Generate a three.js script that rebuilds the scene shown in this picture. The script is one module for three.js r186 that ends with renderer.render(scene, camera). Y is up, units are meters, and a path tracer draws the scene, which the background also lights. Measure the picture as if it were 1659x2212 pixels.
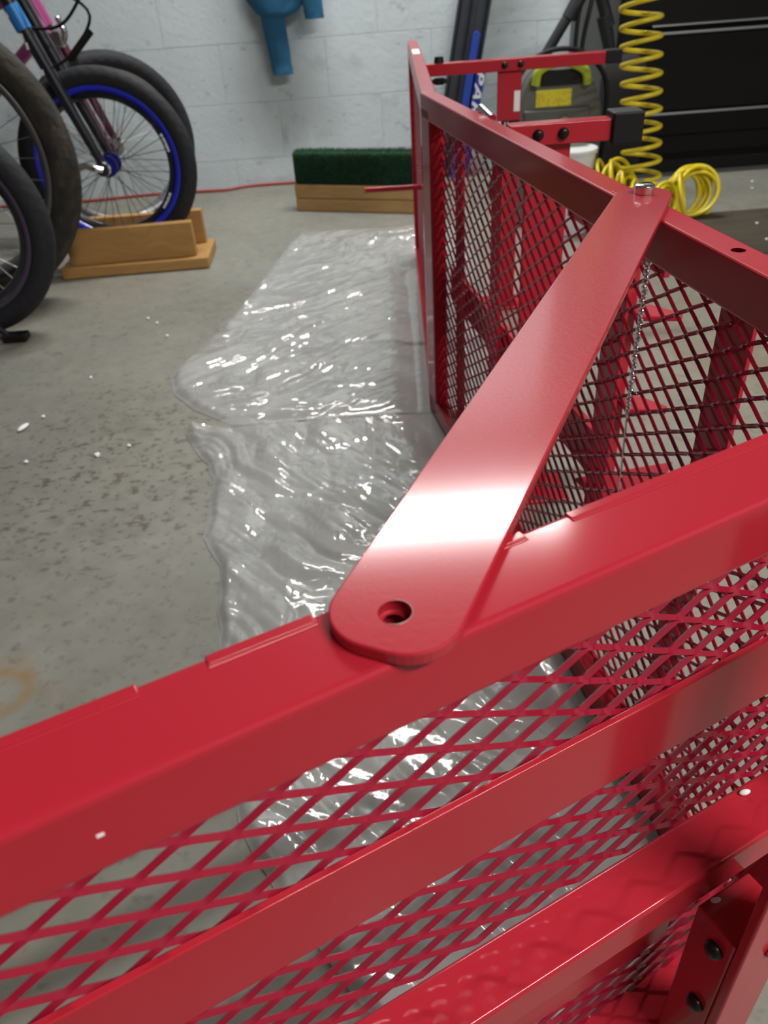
import * as THREE from 'three';
import { RoundedBoxGeometry } from 'three/addons/geometries/RoundedBoxGeometry.js';
import { mergeGeometries } from 'three/addons/utils/BufferGeometryUtils.js';
import { RectAreaLightUniformsLib } from 'three/addons/lights/RectAreaLightUniformsLib.js';

// ---------- camera, light, exposure ----------
const scene = new THREE.Scene();
scene.background = new THREE.Color(0x000000);
const camera = new THREE.PerspectiveCamera(67.19, 1659 / 2212, 0.02, 30);
const D2R = Math.PI / 180;
camera.rotation.order = 'YXZ';
camera.position.set(0, 0.72, 0);
camera.rotation.set(-35.5 * D2R, 0, -4.3 * D2R);
camera.focus = 0.46;
camera.userData.fStop = 13;
scene.add(camera);
const renderer = new THREE.WebGLRenderer({ antialias: true });
renderer.toneMapping = THREE.LinearToneMapping;
renderer.toneMappingExposure = 2.75;
renderer.shadowMap.enabled = true;
RectAreaLightUniformsLib.init();
// ceiling battens: [x, z, length, turn, intensity]
const LAMPS = [
  [0.2, -2.76, 1.2, 0, 46],
  [1.35, 0.75, 1.5, 0.45, 62],
];
const CEIL = 2.5;

// ---------- helpers ----------
let seed = 7;
const rnd = () => { seed = (seed * 1664525 + 1013904223) >>> 0; return seed / 4294967296; };
const rr = (a, b) => a + (b - a) * rnd();
const V = (x, y, z) => new THREE.Vector3(x, y, z);
const used = {};
function numbered(n) { if (!(n in used)) { used[n] = 0; return n; } used[n]++; return n + '_' + String(used[n]).padStart(3, '0'); }
function shade(m) { m.castShadow = true; m.receiveShadow = true; return m; }
function tag(o, label, category, group, kind) { if (label) o.userData.label = label; if (category) o.userData.category = category; if (group) o.userData.group = group; if (kind) o.userData.kind = kind; return o; }
function thing(name, label, category, pos, ry = 0, group) {
  const g = new THREE.Group(); g.name = numbered(name); g.position.set(...pos); g.rotation.y = ry; scene.add(g);
  return tag(g, label, category, group);
}
function sub(name, parent, pos = [0, 0, 0], ry = 0, label) { const g = new THREE.Group(); g.name = numbered(name); g.position.set(...pos); g.rotation.y = ry; parent.add(g); if (label) g.userData.label = label; return g; }
function mesh(name, geo, mat, parent, label) {
  const g = Array.isArray(geo) ? merge(geo) : geo;
  const m = shade(new THREE.Mesh(g, mat)); m.name = numbered(name); (parent || scene).add(m); if (label) m.userData.label = label; return m;
}
function merge(list) {
  const a = list.map(g => { let h = g.index ? g.toNonIndexed() : g; const c = new THREE.BufferGeometry(); for (const k of ['position', 'normal', 'uv']) if (h.attributes[k]) c.setAttribute(k, h.attributes[k]); return c; });
  return a.length === 1 ? a[0] : mergeGeometries(a);
}
function box(w, h, d, x = 0, y = 0, z = 0, r = 0.0015, seg = 2) { const g = r > 0 ? new RoundedBoxGeometry(w, h, d, seg, Math.min(r, w / 2.01, h / 2.01, d / 2.01)) : new THREE.BoxGeometry(w, h, d); g.translate(x, y, z); return g; }
function cyl(r1, r2, h, n = 20, x = 0, y = 0, z = 0, axis = 'y') { const g = new THREE.CylinderGeometry(r1, r2, h, n); if (axis === 'x') g.rotateZ(Math.PI / 2); if (axis === 'z') g.rotateX(Math.PI / 2); g.translate(x, y, z); return g; }
function rod(a, b, r, n = 8, r2) { const d = b.clone().sub(a), L = d.length(); const g = new THREE.CylinderGeometry(r2 ?? r, r, L, n); g.translate(0, L / 2, 0); g.applyQuaternion(new THREE.Quaternion().setFromUnitVectors(V(0, 1, 0), d.normalize())); g.translate(a.x, a.y, a.z); return g; }
function tube(pts, r, n = 40, k = 8, closed = false) { return new THREE.TubeGeometry(new THREE.CatmullRomCurve3(pts.map(p => p.isVector3 ? p : V(...p)), closed), n, r, k, closed); }
// plate: outline in x,z seen from above, extruded in y from y0 to y1, with round holes
function plate(outline, holes, y0, y1, bevel = 0.0012) {
  const s = new THREE.Shape(outline.map(p => new THREE.Vector2(p[0], -p[1])));
  for (const [x, z, r] of holes) { const h = new THREE.Path(); h.absarc(x, -z, r, 0, Math.PI * 2, true); s.holes.push(h); }
  const g = new THREE.ExtrudeGeometry(s, { depth: y1 - y0 - 2 * bevel, bevelEnabled: true, bevelThickness: bevel, bevelSize: bevel, bevelOffset: -bevel, bevelSegments: 3, curveSegments: 28 });
  g.rotateX(-Math.PI / 2); g.translate(0, y0 + bevel, 0); return g;
}
function boltHead(r, h, axis = 'y') { const pts = [[0, h], [r * 0.55, h * 0.95], [r * 0.85, h * 0.7], [r, h * 0.25], [r, 0], [0, 0]].reverse().map(p => new THREE.Vector2(p[0] + 1e-6, p[1])); const g = new THREE.LatheGeometry(pts, 24); if (axis === 'z') g.rotateX(Math.PI / 2); if (axis === 'x') g.rotateZ(-Math.PI / 2); return g; }

// ---------- noise and textures ----------
const hsh = (x, y, s) => { let n = Math.imul(x | 0, 374761393) + Math.imul(y | 0, 668265263) + Math.imul(s | 0, 1442695041); n = Math.imul(n ^ (n >>> 13), 1274126177); return ((n ^ (n >>> 16)) >>> 0) / 4294967296; };
function vn(x, y, s = 0) { const xi = Math.floor(x), yi = Math.floor(y), fx = x - xi, fy = y - yi, u = fx * fx * (3 - 2 * fx), v = fy * fy * (3 - 2 * fy); const a = hsh(xi, yi, s), b = hsh(xi + 1, yi, s), c = hsh(xi, yi + 1, s), d = hsh(xi + 1, yi + 1, s); return a + (b - a) * u + (c - a) * v + (a - b - c + d) * u * v; }
function fbm(x, y, o = 4, s = 0) { let t = 0, a = 0.5, n = 0; for (let i = 0; i < o; i++) { t += a * vn(x, y, s + i * 17); n += a; x *= 2.03; y *= 2.03; a *= 0.5; } return t / n; }
const sm = (a, b, x) => { const t = Math.min(1, Math.max(0, (x - a) / (b - a))); return t * t * (3 - 2 * t); };
function tex(w, h, fn, srgb = false, rx = 1, ry = 1) { // fn(u,v) -> linear rgb or number 0..1
  const d = new Uint8Array(w * h * 4);
  for (let j = 0; j < h; j++) for (let i = 0; i < w; i++) {
    const c = fn((i + 0.5) / w, (j + 0.5) / h), k = (j * w + i) * 4;
    if (typeof c === 'number') { d[k] = d[k + 1] = d[k + 2] = Math.max(0, Math.min(255, c * 255)); }
    else for (let q = 0; q < 3; q++) { const l = Math.max(0, Math.min(1, c[q])); d[k + q] = 255 * (srgb ? (l <= 0.0031308 ? 12.92 * l : 1.055 * Math.pow(l, 1 / 2.4) - 0.055) : l); }
    d[k + 3] = 255;
  }
  const t = new THREE.DataTexture(d, w, h); t.magFilter = THREE.LinearFilter; t.minFilter = THREE.LinearFilter; t.wrapS = t.wrapT = THREE.RepeatWrapping; t.repeat.set(rx, ry); if (srgb) t.colorSpace = THREE.SRGBColorSpace; t.needsUpdate = true; return t;
}
const std = (c, r = 0.5, m = 0, extra = {}) => new THREE.MeshStandardMaterial({ color: new THREE.Color().setRGB(...c), roughness: r, metalness: m, ...extra });
const phys = (c, r, o = {}) => new THREE.MeshPhysicalMaterial({ color: new THREE.Color().setRGB(...c), roughness: r, ...o });

const orange = tex(512, 512, (u, v) => 0.6 * fbm(u * 90, v * 90, 2, 3) + 0.4 * fbm(u * 36, v * 36, 2, 9), false, 7, 7);
const RED = [0.375, 0.014, 0.026];
const speck = tex(1024, 1024, (u, v) => { const k = 0.7 * sm(0.93, 0.97, fbm(u * 190, v * 190, 2, 151)); return RED.map(c => c * (1 - k) + 0.6 * k); }, true, 3, 3);
const M = {
  red: phys(RED, 0.5, { specularIntensity: 0.1, clearcoat: 0.62, clearcoatRoughness: 0.12 }),
  strap: phys([1, 1, 1], 0.45, { map: speck, specularIntensity: 0.2, clearcoat: 0.8, clearcoatRoughness: 0.12, bumpMap: orange, bumpScale: 0.00016 }),
  redMesh: phys([0.25, 0.005, 0.022], 0.5, { specularIntensity: 0.15, clearcoat: 0.8, clearcoatRoughness: 0.1 }),
  blackPlastic: phys([0.007, 0.007, 0.0075], 0.55, { specularIntensity: 0.5 }),
  blackBolt: std([0.02, 0.019, 0.018], 0.3, 0.7),
  chrome: std([0.75, 0.76, 0.78], 0.12, 1),
  bareEdge: std([0.4, 0.22, 0.2], 0.35, 0.4),
  white: std([0.75, 0.75, 0.74], 0.6),
  foam: std([0.82, 0.82, 0.8], 0.8),
};

// ---------- room ----------
const X0 = -2.5, X1 = 2.7, ZB = -3.385, ZF = 2.4;
const floorTex = tex(2048, 2048, (u, v) => {
  const x = X0 + u * (X1 - X0), z = ZF - v * (ZF - ZB) ;
  let b = 0.205 + 0.10 * (fbm(x * 3, z * 3, 5, 1) - 0.5) + 0.05 * (fbm(x * 40, z * 40, 3, 5) - 0.5);
  const warm = sm(0.3, 0.75, x) * sm(-2.6, -1.8, z) * 0.5 + 0.3 * sm(0.45, 0.7, fbm(x * 2 + 8, z * 2, 3, 2));  // warm light on the right-hand floor painted into the colour, plus random warm patches
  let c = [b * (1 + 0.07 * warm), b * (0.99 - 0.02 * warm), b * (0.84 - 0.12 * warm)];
  // dark grease speckles, thicker in one scuffed patch
  const patch = Math.exp(-(((x + 0.5) / 0.3) ** 2 + ((z + 1.2) / 0.28) ** 2));
  let s = 0.8 * sm(0.67 - 0.07 * patch, 0.86 - 0.1 * patch, fbm(x * 75, z * 95, 3, 11)) * (0.45 + 0.55 * patch);
  s += 0.5 * sm(0.66, 0.82, fbm(x * 110, z * 110, 3, 21)) * (0.5 + patch);
  s += 0.3 * sm(0.5, 0.75, fbm(x * 24 + 5, z * 34, 4, 31)) * patch;
  s = Math.min(0.75, s);
  c = c.map((k, i) => k * (1 - s * [0.70, 0.76, 0.8][i]));
  // rust rings at the left, brown mottles at the right
  const rx = x + 0.5, rz = z + 0.68, rd = Math.hypot(rx, rz);
  const rust = 0.5 * Math.exp(-(((rd - 0.035) / 0.01) ** 2)) * sm(0.35, 0.6, fbm(x * 30, z * 30, 2, 44)) + 0.25 * Math.exp(-((rd / 0.12) ** 2)) * sm(0.4, 0.7, fbm(x * 18, z * 18, 3, 45));
  const brn = 0.45 * sm(0.55, 0.75, fbm(x * 9, z * 9, 4, 51)) * sm(0.35, 0.55, x) * sm(-2.2, -1.7, z);
  const k2 = Math.min(1, rust + brn);
  const st = rust > brn ? [0.24, 0.13, 0.035] : [0.19, 0.13, 0.075];
  return c.map((q, i) => q * (1 - k2) + st[i] * k2);
}, true);
const floorRough = tex(512, 512, (u, v) => 0.42 + 0.3 * fbm(u * 40, v * 40, 4, 61));
const fgeo = new THREE.BoxGeometry(X1 - X0 + 0.4, 0.2, ZF - ZB + 0.4); fgeo.translate((X0 + X1) / 2, -0.1, (ZF + ZB) / 2);
{ const p = fgeo.attributes.position, uv = fgeo.attributes.uv; for (let i = 0; i < p.count; i++) uv.setXY(i, (p.getX(i) - X0) / (X1 - X0), (ZF - p.getZ(i)) / (ZF - ZB)); }
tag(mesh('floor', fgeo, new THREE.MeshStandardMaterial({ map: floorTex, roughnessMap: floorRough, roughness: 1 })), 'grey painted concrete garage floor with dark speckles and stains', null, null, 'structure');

const blockTex = tex(1024, 1024, (u, v) => {
  let b = 0.61 + 0.07 * (fbm(u * 8, v * 8, 4, 71) - 0.5) + 0.03 * (fbm(u * 200, v * 200, 2, 72) - 0.5);
  const scuff = 0.45 * sm(0.72, 0.86, fbm(u * 34, v * 60, 3, 73)) + 0.28 * sm(0.62, 0.8, fbm(u * 9, v * 7, 4, 74));
  b *= 1 - scuff * 0.5;
  return [b * 0.88, b * 0.99, b * 1.04];
}, true);
const blockBump = tex(512, 512, (u, v) => fbm(u * 90, v * 90, 3, 81));
const blockMat = new THREE.MeshStandardMaterial({ map: blockTex, bumpMap: blockBump, bumpScale: 0.0008, roughness: 0.62 });
const wallBack = new THREE.Group(); wallBack.name = 'wall_back'; scene.add(wallBack); tag(wallBack, 'white painted concrete block wall behind the bicycles', null, null, 'structure');
mesh('wall_core', box(X1 - X0 + 0.4, CEIL, 0.2, (X0 + X1) / 2, CEIL / 2, ZB - 0.1 - 0.0022, 0), std([0.52, 0.59, 0.62], 0.8), wallBack, 'pale mortar behind the blocks');
mesh('upper_wall', box(X1 - X0 + 0.4, CEIL - 1.10, 0.02, (X0 + X1) / 2, (CEIL + 1.10) / 2, ZB - 0.01, 0), std([0.5, 0.55, 0.57], 0.7), wallBack);
{
  const geos = [];
  for (let k = 0; k < 8; k++) {
    const g = new RoundedBoxGeometry(0.3984, 0.1984, 0.03, 1, 0.0012); g.translate(0, 0, -0.015);
    const p = g.attributes.position, uv = g.attributes.uv, ou = hsh(k, 1, 5), ov = hsh(k, 2, 5);
    for (let i = 0; i < p.count; i++) uv.setXY(i, ou + p.getX(i), ov + p.getY(i)); geos.push(g);
  }
  let n = 0;
  for (let row = 0; row < 6; row++) for (let k = -6; k < 7; k++) {
    const x = 0.11 + k * 0.4 + (row % 2 ? 0.2 : 0), y = 0.002 + 0.2 * row; if (x < X0 - 0.1 || x > X1 + 0.1) continue;
    const b = mesh('block', geos[(n++ * 5 + row * 3) % 8], blockMat, wallBack);
    b.position.set(x, y, ZB + 0.0006 * (hsh(k, row, 3) - 0.5));
  }
}
const plain = std([0.22, 0.22, 0.21], 0.85);
for (const [nm, w, h, d, x, y, z] of [['wall_left', 0.2, CEIL, ZF - ZB + 0.4, X0 - 0.1, CEIL / 2, (ZF + ZB) / 2], ['wall_right', 0.2, CEIL, ZF - ZB + 0.4, X1 + 0.1, CEIL / 2, (ZF + ZB) / 2], ['wall_front', X1 - X0 + 0.4, CEIL, 0.2, (X0 + X1) / 2, CEIL / 2, ZF + 0.1], ['ceiling', X1 - X0 + 0.6, 0.2, ZF - ZB + 0.6, (X0 + X1) / 2, CEIL + 0.1, (ZF + ZB) / 2]])
  tag(mesh(nm, box(w, h, d, x, y, z, 0), nm === 'ceiling' ? std([0.4, 0.4, 0.39], 0.9) : plain), `plain painted garage ${nm.replace('_', ' ')}`, null, null, 'structure');

// ceiling battens
const glow = new THREE.MeshStandardMaterial({ color: 0x222222, emissive: new THREE.Color().setRGB(1, 0.985, 0.96), emissiveIntensity: 6 });
const LL = ['long white ceiling batten lamp near the block wall', 'long white ceiling batten lamp behind the camera', 'ceiling batten lamp turned lengthwise at the left of the garage'];
LAMPS.forEach(([x, z, len, turn, I], i) => {
  const t = thing('ceiling_lamp', LL[i], 'lamp', [x, CEIL - 0.06, z], turn);
  mesh('lamp_body', box(len + 0.04, 0.06, 0.16, 0, 0.028, 0, 0.008), M.white, t);
  mesh('lamp_tube', box(len, 0.02, 0.12, 0, -0.01, 0, 0.008), glow, t, 'glowing white diffuser');
  const L = new THREE.RectAreaLight(new THREE.Color().setRGB(1, 0.985, 0.96), I, len, 0.12);
  L.position.set(0, -0.024, 0); L.rotation.x = -Math.PI / 2; t.add(L);
});

// ---------- expanded metal sheet ----------
const LWD = 0.0362, SWD = 0.0216;
// a sheet of zigzag strands in x (0..w) and y (y0..y1); node (px,py) fixes the phase
function expanded(w0, w1, y0, y1, px, py, sw = 0.0028, st = 0.0019, tilt = 0.75) {
  const pos = [], nor = [], idx = [];
  const j0 = Math.ceil((y0 - py) / (SWD / 2)), j1 = Math.floor((y1 - py) / (SWD / 2));
  const per = 8, step = LWD / per, n0 = Math.floor((w0 - px) / step), n1 = Math.ceil((w1 - px) / step);
  const wave = k => { const f = ((k % per) + per) % per; return [-1, -0.56, 0, 0.56, 1, 0.56, 0, -0.56][f]; };
  const ct = Math.cos(tilt), stn = Math.sin(tilt);
  for (let j = j0; j <= j1; j++) {
    const sgn = ((j % 2) + 2) % 2 ? 1 : -1; let base = -1;
    for (let k = n0; k <= n1; k++) {
      const x = px + k * step, yc = py + j * SWD / 2 + SWD / 4 + sgn * wave(k) * (SWD / 4 - 0.0009);
      if (yc < y0 || yc > y1) { base = -1; continue; }
      const slope = sgn * (wave(k + 1) - wave(k - 1)) * (SWD / 4) / (2 * step), L = Math.hypot(1, slope);
      const wx = -slope / L, wy = 1 / L; // in-plane width direction
      const b = pos.length / 3;
      const cs = [[1, 1], [-1, 1], [-1, -1], [1, -1]];
      for (let q = 0; q < 4; q++) for (let e = 0; e < 2; e++) { // two normals per corner
        const a = cs[q][0] * sw / 2, t = cs[q][1] * st / 2;
        const aw = a * ct - t * stn, az = a * stn + t * ct;
        pos.push(x + wx * aw, yc + wy * aw, -az * 1.0);
        // face q joins corner q to q+1; e=0 -> face q-1, e=1 -> face q
        const fq = e ? q : (q + 3) % 4, [na, nt] = [[0, 1], [-1, 0], [0, -1], [1, 0]][fq];
        const nw = na * ct - nt * stn, nz = na * stn + nt * ct;
        nor.push(wx * nw, wy * nw, -nz);
      }
      if (base >= 0) for (let q = 0; q < 4; q++) { const q2 = (q + 1) % 4, A = base + q * 2 + 1, B = base + q2 * 2, C = b + q2 * 2, D = b + q * 2 + 1; idx.push(A, D, C, A, C, B); }
      base = b;
    }
  }
  const g = new THREE.BufferGeometry(); g.setAttribute('position', new THREE.Float32BufferAttribute(pos, 3)); g.setAttribute('normal', new THREE.Float32BufferAttribute(nor, 3)); g.setIndex(idx); return g;
}

// ---------- red folding carrier ----------
const CP = [0.267, 0, -0.287]; // the bottom rails stand on the floor and press on the bags
const carrier = thing('steel_carrier', 'glossy red steel carrier of expanded metal panels standing on edge on the floor', 'carrier', CP);
const rel = (x, y, z) => [x - CP[0], y - CP[1], z - CP[2]];
// front panel C: local x runs right along the panel, z towards the camera (front face at z = 0)
const pc = sub('front_panel', carrier, rel(-0.101, 0, -0.112), 25.46 * D2R);
const C0 = -0.42, C1 = 0.414, TW = 0.0334;
mesh('top_rail', plate([[C0, -TW], [C1, -TW], [C1, 0], [C0, 0]], [[0.120, -0.0162, 0.0062]], 0.519, 0.55, 0.0026), M.red, pc);
for (const [a, b] of [[-0.4, 0.042], [0.063, 0.099], [0.169, 0.181], [0.201, 0.41]])
  mesh('weld_bead', [rod(V(a, 0.5497, -0.0283), V(b, 0.5497, -0.0283), 0.0009, 8), box(b - a, 0.0016, 0.0042, (a + b) / 2, 0.5499, -0.0310, 0.0006)], M.red, pc);
mesh('expanded_metal', expanded(C0, C1, 0.26, 0.525, 0.2005, 0.474), M.redMesh, pc).position.z = -0.031;
mesh('cross_bar', box(C1 - C0, 0.0505, 0.004, (C0 + C1) / 2, 0.392, -0.027, 0.0010), M.red, pc);
mesh('paint_chip', box(0.0020, 0.0010, 0.0004, 0.021, 0.535, 0.0001, 0), M.foam, pc, 'small white chip on the top rail');
mesh('lower_rail', box(C1 - C0, 0.033, TW, (C0 + C1) / 2, 0.2415, -TW / 2, 0.0028, 3), M.red, pc);
mesh('expanded_metal', expanded(C0, C1, 0.03, 0.226, 0.2005, 0.474 - SWD * 12), M.redMesh, pc).position.z = -0.031;
mesh('cross_bar', box(0.33 - C0, 0.048, 0.004, (C0 + 0.33) / 2, 0.139, -0.027, 0.0010), M.red, pc);
mesh('bottom_rail', box(C1 - C0, 0.031, TW, (C0 + C1) / 2, 0.0185, -TW / 2, 0.0028, 3), M.red, pc);
{
  mesh('end_post', box(0.005, 0.54, 0.034, 0.414, 0.272, -0.017, 0.001), M.red, pc);
  mesh('front_post', box(0.045, 0.22, 0.030, 0.3325, 0.112, 0.016, 0.0015), M.red, pc);
  for (const [y, z] of [[0.203, 0.02], [0.13, 0.021]]) { const bo = mesh('bolt', boltHead(0.0062, 0.006, 'x').rotateY(Math.PI), M.blackBolt, pc, 'black bolt head'); bo.position.set(0.3102, y - 0.002, z); }
  mesh('support_tube', box(0.045, 0.5, 0.007, 0.3325, 0.251, 0.0345, 0.0018, 3), M.red, pc);
  const rv = mesh('rivet', boltHead(0.006, 0.0035, 'z'), M.red, pc); rv.position.set(0.338, 0.205, 0.038);
}
// far side panel A: local x runs from the far corner towards the camera
const pa = sub('side_panel', carrier, rel(0.105, 0, -1.351), -81.3 * D2R);
const AL = 1.075, AW = 0.025;
mesh('top_rail', plate([[0, -AW], [AL, -AW], [AL, 0], [0, 0]], [[0.857, -0.0125, 0.0070]], 0.516, 0.55, 0.0022), M.red, pa);
mesh('weld_bead', rod(V(0.68, 0.5495, -0.0045), V(0.735, 0.5495, -0.0045), 0.0011, 8), M.red, pa);
mesh('far_post', box(0.052, 0.53, AW, 0.026, 0.267, -AW / 2, 0.003, 3), M.red, pa);
mesh('near_post', box(0.03, 0.53, AW, AL - 0.015, 0.267, -AW / 2, 0.003, 3), M.red, pa);
mesh('bottom_rail', box(AL, 0.034, AW, AL / 2, 0.02, -AW / 2, 0.003, 3), M.red, pa);
mesh('expanded_metal', expanded(0.03, AL - 0.01, 0.02, 0.53, 0.768, 0.479), M.redMesh, pa).position.z = -0.019;
for (const s of [0.115, 0.297, 0.662, 0.847]) mesh('slat', box(0.042, 0.5, 0.004, s, 0.268, -0.031, 0.001), M.red, pa);
mesh('slat', [box(0.012, 0.5, 0.012, 0.645, 0.268, -0.040, 0.003), box(0.012, 0.5, 0.012, 0.668, 0.268, -0.040, 0.003)], M.red, pa);
for (const y of [0.44, 0.345]) mesh('tab', plate([[0.675, -0.058], [0.705, -0.075], [0.712, -0.07], [0.70, -0.036], [0.675, -0.036]], [], y - 0.0025, y + 0.0025), M.red, pa);
mesh('gusset', [plate([[0.60, -0.16], [0.73, -0.045], [0.73, -0.036], [0.60, -0.036]], [], 0.20, 0.205)], M.red, pa);
mesh('gusset', plate([[0.20, -0.22], [0.36, -0.045], [0.36, -0.036], [0.2, -0.036]], [], 0.12, 0.125), M.red, pa);
mesh('middle_rail', box(0.63, 0.058, 0.01, 0.335, 0.25, -0.045, 0.002), M.red, pa);
mesh('diagonal_bar', box(0.05, 0.27, 0.008, 0, 0, 0, 0.002).rotateZ(-0.75).translate(0.36, 0.13, -0.045), M.red, pa);
mesh('rung', box(0.34, 0.03, 0.01, 0.2, 0.36, -0.25, 0.002), M.red, pa);
{ const c = mesh('clip', rod(V(0.222, 0.553, -0.03), V(0.258, 0.545, -0.034), 0.006, 14), M.chrome, pa, 'short chrome clip behind the rail'); }
// far end panel B
const pb = sub('end_panel', carrier, rel(0.15, 0, -2.30), -92.7 * D2R);
const BL = 0.95;
mesh('top_rail', box(BL, 0.034, AW, BL / 2, 0.533, -AW / 2, 0.003, 3), M.red, pb);
mesh('far_post', box(0.03, 0.53, AW, 0.015, 0.267, -AW / 2, 0.003), M.red, pb);
mesh('near_post', box(0.05, 0.53, AW, BL - 0.027, 0.267, -AW / 2, 0.003), M.red, pb);
mesh('bottom_rail', box(BL, 0.034, AW, BL / 2, 0.02, -AW / 2, 0.003), M.red, pb);
mesh('expanded_metal', expanded(0.02, BL - 0.02, 0.02, 0.53, 0, 0.25), M.redMesh, pb).position.z = -0.012;
for (const s of [0.2, 0.4, 0.6, 0.8]) mesh('slat', box(0.05, 0.5, 0.006, s, 0.268, -0.024, 0.002), M.red, pb);
mesh('sticker', box(0.11, 0.0006, 0.016, 0.30, 0.5503, -0.0125, 0), M.white, pb, 'white paper sticker');
mesh('pin_rod', rod(V(0.5, 0.309, -0.075), V(0.5, 0.309, 0.115), 0.006, 12), M.red, pb, 'thin red rod through the panel');
// two support arms with black end caps
function arm(z, x0, x1, capx, y, s, cs, bolts, bx, bw) {
  const p = sub('support_arm', carrier, rel(0, 0, z));
  mesh('arm_tube', box(x1 - x0, s, s, (x0 + x1) / 2, y - s / 2, -s / 2, 0.002, 3), M.red, p);
  mesh('end_cap', box(capx - x1 + 0.004, cs, cs, (x1 + capx) / 2, y - s / 2 + 0.001, -s / 2, 0.003, 3), M.blackPlastic, p, 'black plastic end cap');
  for (const b of bolts) { const m = mesh('bolt', boltHead(0.0068, 0.006, 'z'), M.blackBolt, p, 'black bolt head'); m.position.set(b, y - s / 2, 0); }
  mesh('upright', box(bw, y - s - 0.003, 0.008, bx, (y - s) / 2 + 0.0015, -s / 2, 0.002), M.red, p);
  mesh('foot_plate', box(bw + 0.06, 0.006, 0.09, bx, 0.004, -s / 2, 0.002), M.red, p);
  return p;
}
arm(-1.03, 0.188, 0.3155, 0.350, 0.547, 0.025, 0.037, [0.2235, 0.2545], 0.239, 0.056);
{
  const p = arm(-1.86, 0.155, 0.540, 0.572, 0.537, 0.0235, 0.026, [0.325, 0.359], 0.338, 0.052);
  mesh('sticker', box(0.013, 0.04, 0.0006, 0.355, 0.455, -0.0072, 0), M.white, p, 'white paper sticker');
  mesh('sticker', [box(0.042, 0.026, 0.0006, 0.341, 0.405, -0.0072, 0)], M.blackPlastic, p, 'black sticker with white marks');
  mesh('sticker', [box(0.008, 0.024, 0.0006, 0.317, 0.405, -0.0066, 0), box(0.002, 0.02, 0.0006, 0.33, 0.405, -0.0066, 0), box(0.002, 0.02, 0.0006, 0.336, 0.405, -0.0066, 0)], M.white, p, 'white marks on the black sticker');
  const kn = []; for (let i = 0; i < 6; i++) kn.push(rod(V(0, 0, 0), V(0.017 * Math.cos(i * 1.047), 0, 0.017 * Math.sin(i * 1.047)), 0.0045, 8));
  kn.push(cyl(0.011, 0.011, 0.012, 16, 0, 0, 0)); const k = mesh('star_knob', kn, M.blackPlastic, p, 'black star knob under the arm'); k.position.set(0.187, 0.503, -0.012);
  const k2 = mesh('star_knob', cyl(0.009, 0.011, 0.012, 12), M.blackPlastic, p, 'black knob on top of the arm'); k2.position.set(0.187, 0.543, -0.012);
}
// flat strap pinned to the side rail, resting on the front rail
{
  const st = sub('brace_strap', carrier, rel(0.001, 0, -0.177), Math.atan2(0.468, 0.227));
  const L = 0.520, h = 0.0218, rc = 0.0155, out = [];
  const arc = (cx, cz, a0, a1, r) => { for (let i = 0; i <= 10; i++) { const a = a0 + (a1 - a0) * i / 10; out.push([cx + r * Math.cos(a), cz + r * Math.sin(a)]); } };
  const e0 = -0.0165, r0 = 0.0175; // near end, rounded corners
  arc(e0 + r0, h - r0, Math.PI / 2, Math.PI, r0); arc(e0 + r0, -h + r0, Math.PI, Math.PI * 1.5, r0);
  arc(L, 0, -Math.PI / 2, Math.PI / 2, h);
  mesh('strap_bar', plate(out, [[0, 0, 0.0062], [L, 0, 0.0060]], 0.5502, 0.5552, 0.0008), M.strap, st);
  mesh('worn_rim', (() => { const g = new THREE.TorusGeometry(0.0056, 0.00022, 6, 36, Math.PI * 1.1); g.rotateX(Math.PI / 2); g.rotateY(0.35); g.translate(0, 0.5553, 0); return g; })(), M.bareEdge, st, 'bare metal rim of the hole');
  const b = mesh('pin', [cyl(0.0075, 0.0075, 0.006, 24, L, 0.5585, 0), boltHead(0.0078, 0.0022).translate(L, 0.5608, 0), cyl(0.0045, 0.0045, 0.06, 16, L, 0.53, 0)], M.chrome, st, 'chrome locking pin');
  // beaded chain hanging from the pin
  const ch = []; for (let i = 0; i < 34; i++) { const s = new THREE.SphereGeometry(i % 2 ? 0.0022 : 0.0028, 8, 6); s.translate(L - 0.014 + 0.0006 * Math.sin(i), 0.505 - i * 0.0042, 0.012 + 0.0006 * Math.cos(i * 2)); ch.push(s); }
  mesh('pin_chain', ch, M.chrome, st, 'chrome bead chain hanging from the pin');
  mesh('pin_wire', rod(V(L - 0.014, 0.365, 0.012), V(L - 0.014, 0.22, 0.016), 0.0012, 6), M.chrome, st, 'thin wire below the chain');
}

// ---------- clear plastic sheeting ----------
function polyAt(line, t) { const n = line.length - 1, k = Math.min(n - 1, Math.floor(t * n)), f = t * n - k; return [line[k][0] + (line[k + 1][0] - line[k][0]) * f, line[k][1] + (line[k + 1][1] - line[k][1]) * f]; }
const lenT = line => { const d = [0]; for (let i = 1; i < line.length; i++) d.push(d[i - 1] + Math.hypot(line[i][0] - line[i - 1][0], line[i][1] - line[i - 1][1])); return d; };
function alongLen(line) { const d = lenT(line), T = d[d.length - 1]; return t => { const s = t * T; let i = 1; while (i < d.length - 1 && d[i] < s) i++; const f = (s - d[i - 1]) / (d[i] - d[i - 1] || 1); return [line[i - 1][0] + (line[i][0] - line[i - 1][0]) * f, line[i - 1][1] + (line[i][1] - line[i - 1][1]) * f]; }; }
const ridge = (x, y, s) => { const v = fbm(x, y, 2, s); return 1 - Math.abs(v * 2 - 1) * 2.2; };
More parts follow.
